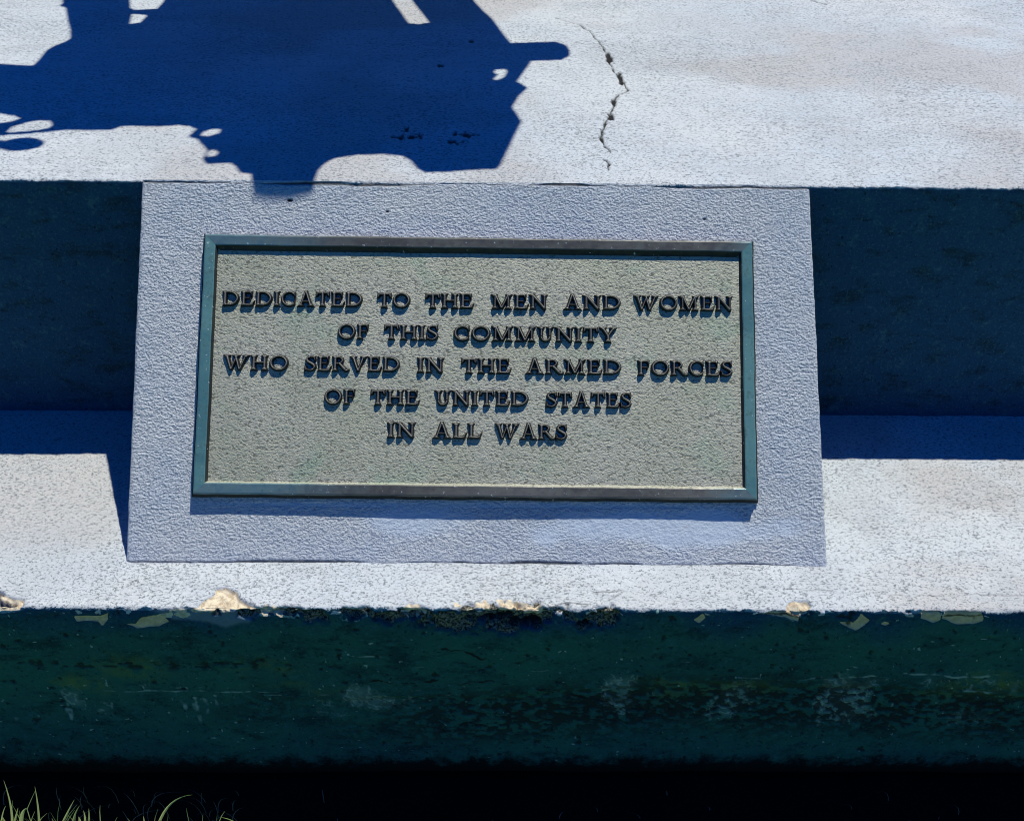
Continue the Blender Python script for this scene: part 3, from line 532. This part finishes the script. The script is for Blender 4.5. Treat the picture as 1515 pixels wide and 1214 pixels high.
bp['label'] = 'pebbled pale bronze plate with green bloom'

# raised letters: ridge-topped wedge-serif capitals, each glyph a height field over its outline
S = 0.19                                                         # stem
def bar(x0, y0, w0, x1, y1, w1):
    dx, dy = x1-x0, y1-y0; L_ = math.hypot(dx, dy); nx, ny = -dy/L_/2, dx/L_/2
    return ('c', [(x0+nx*w0, y0+ny*w0), (x0-nx*w0, y0-ny*w0), (x1-nx*w1, y1-ny*w1), (x1+nx*w1, y1+ny*w1)])
def hbar(x0, x1, y, w=0.12): return ('c', [(x0, y-w/2), (x1, y-w/2), (x1, y+w/2), (x0, y+w/2)])
def vst(x, y0=0.0, y1=1.0, w=S, top=True, bot=True, sw=0.36):
    r = [('c', [(x-w/2, y0), (x+w/2, y0), (x+w/2, y1), (x-w/2, y1)])]
    if top: r.append(('c', [(x-sw/2, y1), (x-w/2, y1-0.20), (x+w/2, y1-0.20), (x+sw/2, y1)]))
    if bot: r.append(('c', [(x-sw/2, y0), (x+sw/2, y0), (x+w/2, y0+0.20), (x-w/2, y0+0.20)]))
    return r
def ring(cx, cy, rx, ry, ix, iy): return ('r', cx, cy, rx, ry, ix, iy)
def tri(*p): return ('c', list(p))
GL = {
 'I': (0.36, vst(0.18)),
 'T': (0.86, vst(0.43, top=False)+[hbar(0.02, 0.84, 0.925, 0.15), tri((0.0, 0.66), (0.12, 0.70), (0.18, 0.88), (0.02, 1.0)), tri((0.86, 0.66), (0.84, 1.0), (0.68, 0.88), (0.74, 0.70))]),
 'E': (0.80, vst(0.19, sw=0.34)+[hbar(0.10, 0.70, 0.93, 0.13), hbar(0.20, 0.56, 0.53, 0.11), hbar(0.08, 0.76, 0.065, 0.14), tri((0.52, 0.90), (0.68, 0.66), (0.70, 1.0), (0.56, 1.0)), tri((0.50, 0.53), (0.58, 0.40), (0.60, 0.66)), tri((0.54, 0.02), (0.76, 0.0), (0.86, 0.34), (0.62, 0.14))]),
 'F': (0.72, vst(0.19, sw=0.34)+[hbar(0.10, 0.68, 0.93, 0.13), hbar(0.20, 0.56, 0.53, 0.11), tri((0.52, 0.90), (0.66, 0.64), (0.70, 1.0), (0.56, 1.0)), tri((0.50, 0.53), (0.57, 0.38), (0.60, 0.66))]),
 'L': (0.76, vst(0.19)+[hbar(0.08, 0.70, 0.065, 0.14), tri((0.46, 0.03), (0.68, 0.0), (0.80, 0.36), (0.56, 0.14))]),
 'H': (0.98, vst(0.18)+vst(0.80)+[hbar(0.18, 0.80, 0.52, 0.12)]),
 'D': (1.06, vst(0.19, sw=0.32)+[('h', 0.42, 0.5, 0.62, 0.5, 0.44, 0.36), hbar(0.10, 0.46, 0.93, 0.14), hbar(0.10, 0.46, 0.07, 0.14)]),
 'O': (1.06, [ring(0.53, 0.5, 0.53, 0.53, 0.36, 0.38)]),
 'C': (0.92, [('k', 0.50, 0.5, 0.50, 0.53, 0.34, 0.38, 0.84), tri((0.74, 0.86), (0.86, 0.98), (0.88, 0.70), (0.80, 0.66))]),
 'A': (1.02, [bar(0.50, 1.06, 0.16, 0.20, 0.02, 0.15), bar(0.50, 1.06, 0.16, 0.82, 0.02, 0.19), hbar(0.28, 0.72, 0.33, 0.11), tri((0.0, 0.0), (0.40, 0.0), (0.27, 0.17), (0.14, 0.17)), tri((0.62, 0.0), (1.02, 0.0), (0.90, 0.17), (0.75, 0.17))]),
 'N': (1.06, vst(0.20, sw=0.30, top=False)+[bar(0.17, 0.96, 0.20, 0.90, 0.02, 0.18)]+vst(0.88, 0.05, 1.0, 0.14, bot=False, sw=0.34)+[tri((0.0, 1.0), (0.06, 0.88), (0.22, 0.80), (0.30, 1.0)), tri((0.80, 0.16), (0.90, -0.04), (0.95, 0.2))]),
 'M': (1.22, vst(0.22, w=0.14, top=False)+vst(0.98, w=0.15, top=False)+[bar(0.22, 0.96, 0.18, 0.60, 0.04, 0.16), bar(0.98, 0.96, 0.14, 0.60, 0.04, 0.14), tri((0.0, 1.0), (0.10, 0.82), (0.26, 0.80), (0.34, 1.0)), tri((0.86, 1.0), (0.92, 0.80), (1.10, 0.82), (1.20, 1.0))]),
 'W': (1.46, [bar(0.18, 0.97, 0.20, 0.44, 0.02, 0.15), bar(0.76, 0.97, 0.14, 0.44, 0.02, 0.13), bar(0.68, 0.97, 0.18, 0.92, 0.02, 0.15), bar(1.28, 0.97, 0.14, 0.92, 0.02, 0.13), tri((0.0, 1.0), (0.12, 0.82), (0.26, 0.82), (0.38, 1.0)), tri((0.52, 1.0), (0.64, 0.84), (0.80, 0.84), (0.92, 1.0)), tri((1.10, 1.0), (1.20, 0.82), (1.34, 0.82), (1.46, 1.0))]),
 'U': (0.92, [('u', 0.46, 0.34, 0.32, 0.36, 0.17, 0.22), hbar(0.14, 0.29, 0.67, 0.66), hbar(0.63, 0.78, 0.67, 0.66), tri((0.0, 1.0), (0.14, 0.80), (0.29, 0.80), (0.40, 1.0)), tri((0.54, 1.0), (0.63, 0.80), (0.78, 0.80), (0.92, 1.0))]),
 'R': (1.00, vst(0.19, sw=0.34)+[('h', 0.36, 0.72, 0.34, 0.28, 0.19, 0.15), hbar(0.10, 0.40, 0.935, 0.13), hbar(0.20, 0.40, 0.50, 0.12), bar(0.44, 0.52, 0.20, 0.84, 0.06, 0.20), tri((0.72, 0.12), (0.80, -0.03), (1.04, 0.02), (1.04, 0.16), (0.90, 0.13))]),
 'S': (0.66, [('s',)]),
 'V': (0.98, [bar(0.18, 0.97, 0.20, 0.50, 0.02, 0.15), bar(0.82, 0.97, 0.15, 0.50, 0.02, 0.13), tri((0.0, 1.0), (0.12, 0.82), (0.28, 0.82), (0.38, 1.0)), tri((0.64, 1.0), (0.74, 0.82), (0.90, 0.82), (1.0, 1.0))]),
 'Y': (0.94, vst(0.47, 0.0, 0.5, top=False)+[bar(0.16, 0.97, 0.19, 0.47, 0.42, 0.16), bar(0.80, 0.97, 0.15, 0.47, 0.42, 0.15), tri((0.0, 1.0), (0.10, 0.84), (0.28, 0.84), (0.38, 1.0)), tri((0.60, 1.0), (0.72, 0.84), (0.84, 0.84), (0.96, 1.0))]),
}
def conv_d(P, x, y):
    P = np.array(P, float); a = 0.5*sum(P[i][0]*P[(i+1) % len(P)][1]-P[(i+1) % len(P)][0]*P[i][1] for i in range(len(P)))
    if a < 0: P = P[::-1]
    d = np.full(x.shape, 1e9)
    for i in range(len(P)):
        p, q = P[i], P[(i+1) % len(P)]; e = q-p; L_ = math.hypot(*e)
        if L_ < 1e-6: continue
        d = np.minimum(d, (-(x-p[0])*e[1]+(y-p[1])*e[0])/L_)
    return d
def ell_d(x, y, cx, cy, rx, ry):
    q = np.hypot((x-cx)/rx, (y-cy)/ry); g_ = np.hypot((x-cx)/rx**2, (y-cy)/ry**2)+1e-6
    return (1-q)*q/g_
def prim_d(pr, x, y):
    k = pr[0]
    if k == 'c': return conv_d(pr[1], x, y)
    if k == 'r': _, cx, cy, rx, ry, ix, iy = pr; return np.minimum(ell_d(x, y, cx, cy, rx, ry), -ell_d(x, y, cx, cy, ix, iy))
    if k == 'h': _, cx, cy, rx, ry, ix, iy = pr; return np.minimum(np.minimum(ell_d(x, y, cx, cy, rx, ry), -ell_d(x, y, cx, cy, ix, iy)), x-cx+0.06)
    if k == 'u': _, cx, cy, rx, ry, ix, iy = pr; return np.minimum(np.minimum(ell_d(x, y, cx, cy, rx, ry), -ell_d(x, y, cx, cy, ix, iy)), cy-y+0.03)
    if k == 'k':
        _, cx, cy, rx, ry, ix, iy, lim = pr
        return np.minimum(np.minimum(ell_d(x, y, cx, cy, rx, ry), -ell_d(x, y, cx, cy, ix, iy)), lim-x)
    if k == 's':
        pts = [(0.60, 0.84), (0.50, 0.93), (0.34, 0.95), (0.18, 0.88), (0.12, 0.74), (0.20, 0.61), (0.38, 0.51), (0.54, 0.40), (0.60, 0.26), (0.52, 0.12), (0.34, 0.04), (0.16, 0.08), (0.05, 0.20)]
        wd = [0.05, 0.055, 0.06, 0.07, 0.085, 0.10, 0.105, 0.10, 0.085, 0.07, 0.06, 0.055, 0.05]
        d = np.full(x.shape, -1e9)
        for (a, b), w0, w1 in zip(zip(pts[:-1], pts[1:]), wd[:-1], wd[1:]):
            ax, ay = a; ex_, ey_ = b[0]-ax, b[1]-ay; t_ = np.clip(((x-ax)*ex_+(y-ay)*ey_)/(ex_**2+ey_**2), 0, 1)
            d = np.maximum(d, w0+(w1-w0)*t_-np.hypot(x-ax-t_*ex_, y-ay-t_*ey_))
        d = np.maximum(d, conv_d([(0.50, 0.90), (0.58, 0.66), (0.66, 0.70), (0.64, 1.0)], x, y))
        return np.maximum(d, conv_d([(0.0, 0.0), (0.12, 0.06), (0.10, 0.34), (0.0, 0.34)], x, y))
CAP = 0.0232
def glyph(ch):
    adv, prims = GL[ch]; st = 0.022
    gx = np.arange(-0.08, adv+0.10, st); gy = np.arange(-0.12, 1.14, st)
    X, Y = np.meshgrid(gx, gy); d = np.full(X.shape, -1e9)
    for p in prims: d = np.maximum(d, prim_d(p, X, Y))
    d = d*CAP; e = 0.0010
    z = 0.0040*np.clip((d+e)/e, 0, 1)+1.45*np.clip(d, 0, 0.0022)  # wide foot carries the painted black out over the letter's shadow
    cell = np.maximum.reduce([d[:-1, :-1], d[1:, :-1], d[:-1, 1:], d[1:, 1:]]) > -e
    idx = -np.ones(X.shape, int); used = np.zeros(X.shape, bool)
    used[:-1, :-1] |= cell; used[1:, :-1] |= cell; used[:-1, 1:] |= cell; used[1:, 1:] |= cell
    idx[used] = np.arange(used.sum())
    V = np.stack([X*CAP, Y*CAP, z-0.0003], -1)[used].tolist()
    Fc = []
    for j, i in zip(*np.nonzero(cell)): Fc.append((int(idx[j, i]), int(idx[j, i+1]), int(idx[j+1, i+1]), int(idx[j+1, i])))
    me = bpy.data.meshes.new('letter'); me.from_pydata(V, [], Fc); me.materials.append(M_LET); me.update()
    return me
GM = {ch: glyph(ch) for ch in GL}
GAP = 0.10
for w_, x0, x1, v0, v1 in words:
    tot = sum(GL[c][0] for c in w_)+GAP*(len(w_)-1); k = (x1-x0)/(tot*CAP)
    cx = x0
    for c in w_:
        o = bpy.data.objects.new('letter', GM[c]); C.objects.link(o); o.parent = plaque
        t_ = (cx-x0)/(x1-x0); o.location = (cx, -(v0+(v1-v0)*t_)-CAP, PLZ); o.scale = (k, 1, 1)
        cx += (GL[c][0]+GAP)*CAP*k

# ---------------------------------------------------------------- what throws the shadow: an unseen piece on the upper step, outlined from that shadow
HZ = 0.85; ZC = H+HZ
piece = empty('shadow_caster', (-0.85, 2.0, H), 'unseen dark steel piece on the upper step, shaped to cast the big shadow', 'caster')
def slab_piece(name, outer, holes, th, mat):
    polys = [[Vector((a, b, 0)) for a, b in outer]]+[[Vector((a, b, 0)) for a, b in h_] for h_ in holes]
    tris = tessellate_polygon(polys); flat = [p for q in polys for p in q]; n = len(flat)
    sh = SUN/SUN.z*th
    V = [(p.x, p.y, ZC) for p in flat]+[(p.x+sh.x, p.y+sh.y, ZC+sh.z) for p in flat]
    Fc = [tuple(t) for t in tris]+[tuple(i+n for i in t) for t in tris]
    o = 0
    for q in polys:
        for i in range(len(q)): a = o+i; b = o+(i+1) % len(q); Fc.append((a, b, b+n, a+n))
        o += len(q)
    return mesh(name, V, Fc, mat, piece)
slab_piece('outline_plate', body, holes, 0.09, M_CASTER)
def cyl(name, a, b, r, n=20, r2=None):
    a, b = Vector(a), Vector(b); d = (b-a).normalized(); s_ = d.orthogonal().normalized(); t_ = d.cross(s_); V = []; r2 = r2 or r
    for p, q in ((a, r), (b, r2)):
        for i in range(n): an = 2*math.pi*i/n; V.append(p+(s_*math.cos(an)+t_*math.sin(an))*q)
    Fc = [(i, (i+1) % n, (i+1) % n+n, i+n) for i in range(n)]+[tuple(range(n))[::-1], tuple(range(n, 2*n))]
    return mesh(name, V, Fc, M_CASTER, piece, False)
rz = ZC+0.045; sh = SUN/SUN.z*0.045
rr = 0.5*abs(rod[2][1]-rod[3][1])
cyl('rod', (rod[0][0]-0.25+sh.x, 0.5*(rod[2][1]+rod[3][1])-0.045+sh.y, rz), (rod[1][0]-0.014+sh.x, rod[1][1]+sh.y, rz), rr)
cyl('rod_tip', (rod[1][0]-0.0145+sh.x, rod[1][1]+sh.y, rz), (rod[1][0]+sh.x, rod[1][1]+0.002+sh.y, rz), rr*0.98, 20, rr*0.72)
def disc_piece():
    cx, cy = disc[0]; rx = disc[1][0]-cx; ry = disc[2][1]-cy; n = 32; V = []; sh2 = SUN/SUN.z*0.03
    for z in (0, 1):
        for i in range(n): an = 2*math.pi*i/n; V.append((cx+rx*math.cos(an)*1.0+sh2.x*z, cy+abs(ry)*math.sin(an)+sh2.y*z, ZC+sh2.z*z))
    Fc = [(i, (i+1) % n, (i+1) % n+n, i+n) for i in range(n)]+[tuple(range(n))[::-1], tuple(range(n, 2*n))]
    mesh('caster_pad', V, Fc, M_CASTER, piece)
disc_piece()
cyl('caster_pad_arm', (disc[0][0]+0.0, disc[0][1]-0.004, ZC+0.02), (disc[0][0]-0.35, disc[0][1]+0.10, ZC+0.02), 0.016)
cyl('caster_post', (-0.72, 1.98, H-0.002), (-0.72, 1.98, ZC+0.03), 0.05)
cyl('caster_post', (0.0, 2.05, H-0.002), (0.0, 2.05, ZC+0.03), 0.05)
cyl('caster_post', (-1.15, 1.0+1.0, H-0.002), (-1.15, 2.0, ZC+0.03), 0.03)

# ---------------------------------------------------------------- grass
def blade_mesh(V, Fc, pts, w):
    """tapered folded blade along pts"""
    n = len(V); k = len(pts)
    for i, p in enumerate(pts):
        t_ = i/(k-1); ww = w*(1-t_**2.2)*0.5+0.00015
        V += [(p[0]-ww, p[1]+0.2*ww, p[2]), (p[0], p[1]+0.5*ww, p[2]), (p[0]+ww, p[1]-0.2*ww, p[2])]
    for i in range(k-1):
        a = n+3*i; Fc += [(a, a+1, a+4, a+3), (a+1, a+2, a+5, a+4)]
def bez(a, m_, b, k=9):
    a, m_, b = map(np.array, (a, m_, b)); c = 2*m_-0.5*(a+b); t_ = np.linspace(0, 1, k)[:, None]
    return ((1-t_)**2*a+2*t_*(1-t_)*c+t_**2*b).tolist()
random.seed(3)
V, Fc = [], []
for b0, mp, tp, wpx in blades:
    b1 = list(b0); b1[2] -= 0.03; b1[0] += (b0[0]-mp[0])*0.5
    pts = bez(b0, mp, tp); pts = [[b1[0], b1[1]-0.002, min(b1[2], -H2)]]+pts
    j = random.uniform(-0.004, 0.006)
    blade_mesh(V, Fc, [(p[0], p[1]+j*(q/9), p[2]) for q, p in enumerate(pts)], wpx*0.00098*1.15)
for i in range(60):
    x = random.choice([random.gauss(-0.70, 0.03), random.gauss(-0.63, 0.04), random.uniform(-0.80, -0.35)]); y = -random.uniform(0.64, 0.68); h_ = random.uniform(0.105, 0.145)
    a = random.gauss(0, 0.03)
    blade_mesh(V, Fc, bez((x, y, -H2-0.004), (x+a*0.3, y, -H2+h_*0.6), (x+a, y+random.uniform(-0.01, 0.02), -H2+h_), 7), random.uniform(0.0015, 0.0035))
for i in range(9000):
    x = random.uniform(-1.7, 1.7); y = -0.66-1.25*random.random()**1.0; h_ = random.uniform(0.012, 0.045)*(1 if y < -0.68 else 0.75)
    a = random.uniform(0, 6.28); l_ = h_*random.uniform(0.2, 0.9)
    p0 = (x, y, -H2-0.004); p2 = (x+l_*math.cos(a), y+l_*math.sin(a)*0.7, -H2+h_); p1 = (x+l_*0.25*math.cos(a), y+l_*0.25*math.sin(a), -H2+h_*0.6)
    blade_mesh(V, Fc, bez(p0, p1, p2, 4), random.uniform(0.0018, 0.004))
g = mesh('grass', V, Fc, M_BLADE); tag(g, 'fresh green grass blades growing along the foot of the base', 'grass', kind='stuff')
V, Fc = [], []
for i in range(70):
    x = random.choice([random.gauss(-0.42, 0.05), random.gauss(-0.62, 0.08), random.uniform(-0.75, 0.8)]); y = -random.uniform(0.52, 0.60); h_ = random.uniform(0.008, 0.05)*(1 if x < -0.3 else 0.5)
    a = random.uniform(0, 6.28); l_ = h_*random.uniform(0.3, 1.6)
    p0 = (x, y, -H2-0.003); p2 = (x+l_*math.cos(a), y+0.2*l_*math.sin(a), -H2+h_); p1 = (x+l_*0.3*math.cos(a), y, -H2+h_*0.75)
    blade_mesh(V, Fc, bez(p0, p1, p2, 6), random.uniform(0.0006, 0.0013))
g = mesh('dry_grass', V, Fc, M_DRY); tag(g, 'thin dry grass stalks in the shade at the foot of the base', 'grass', kind='stuff')
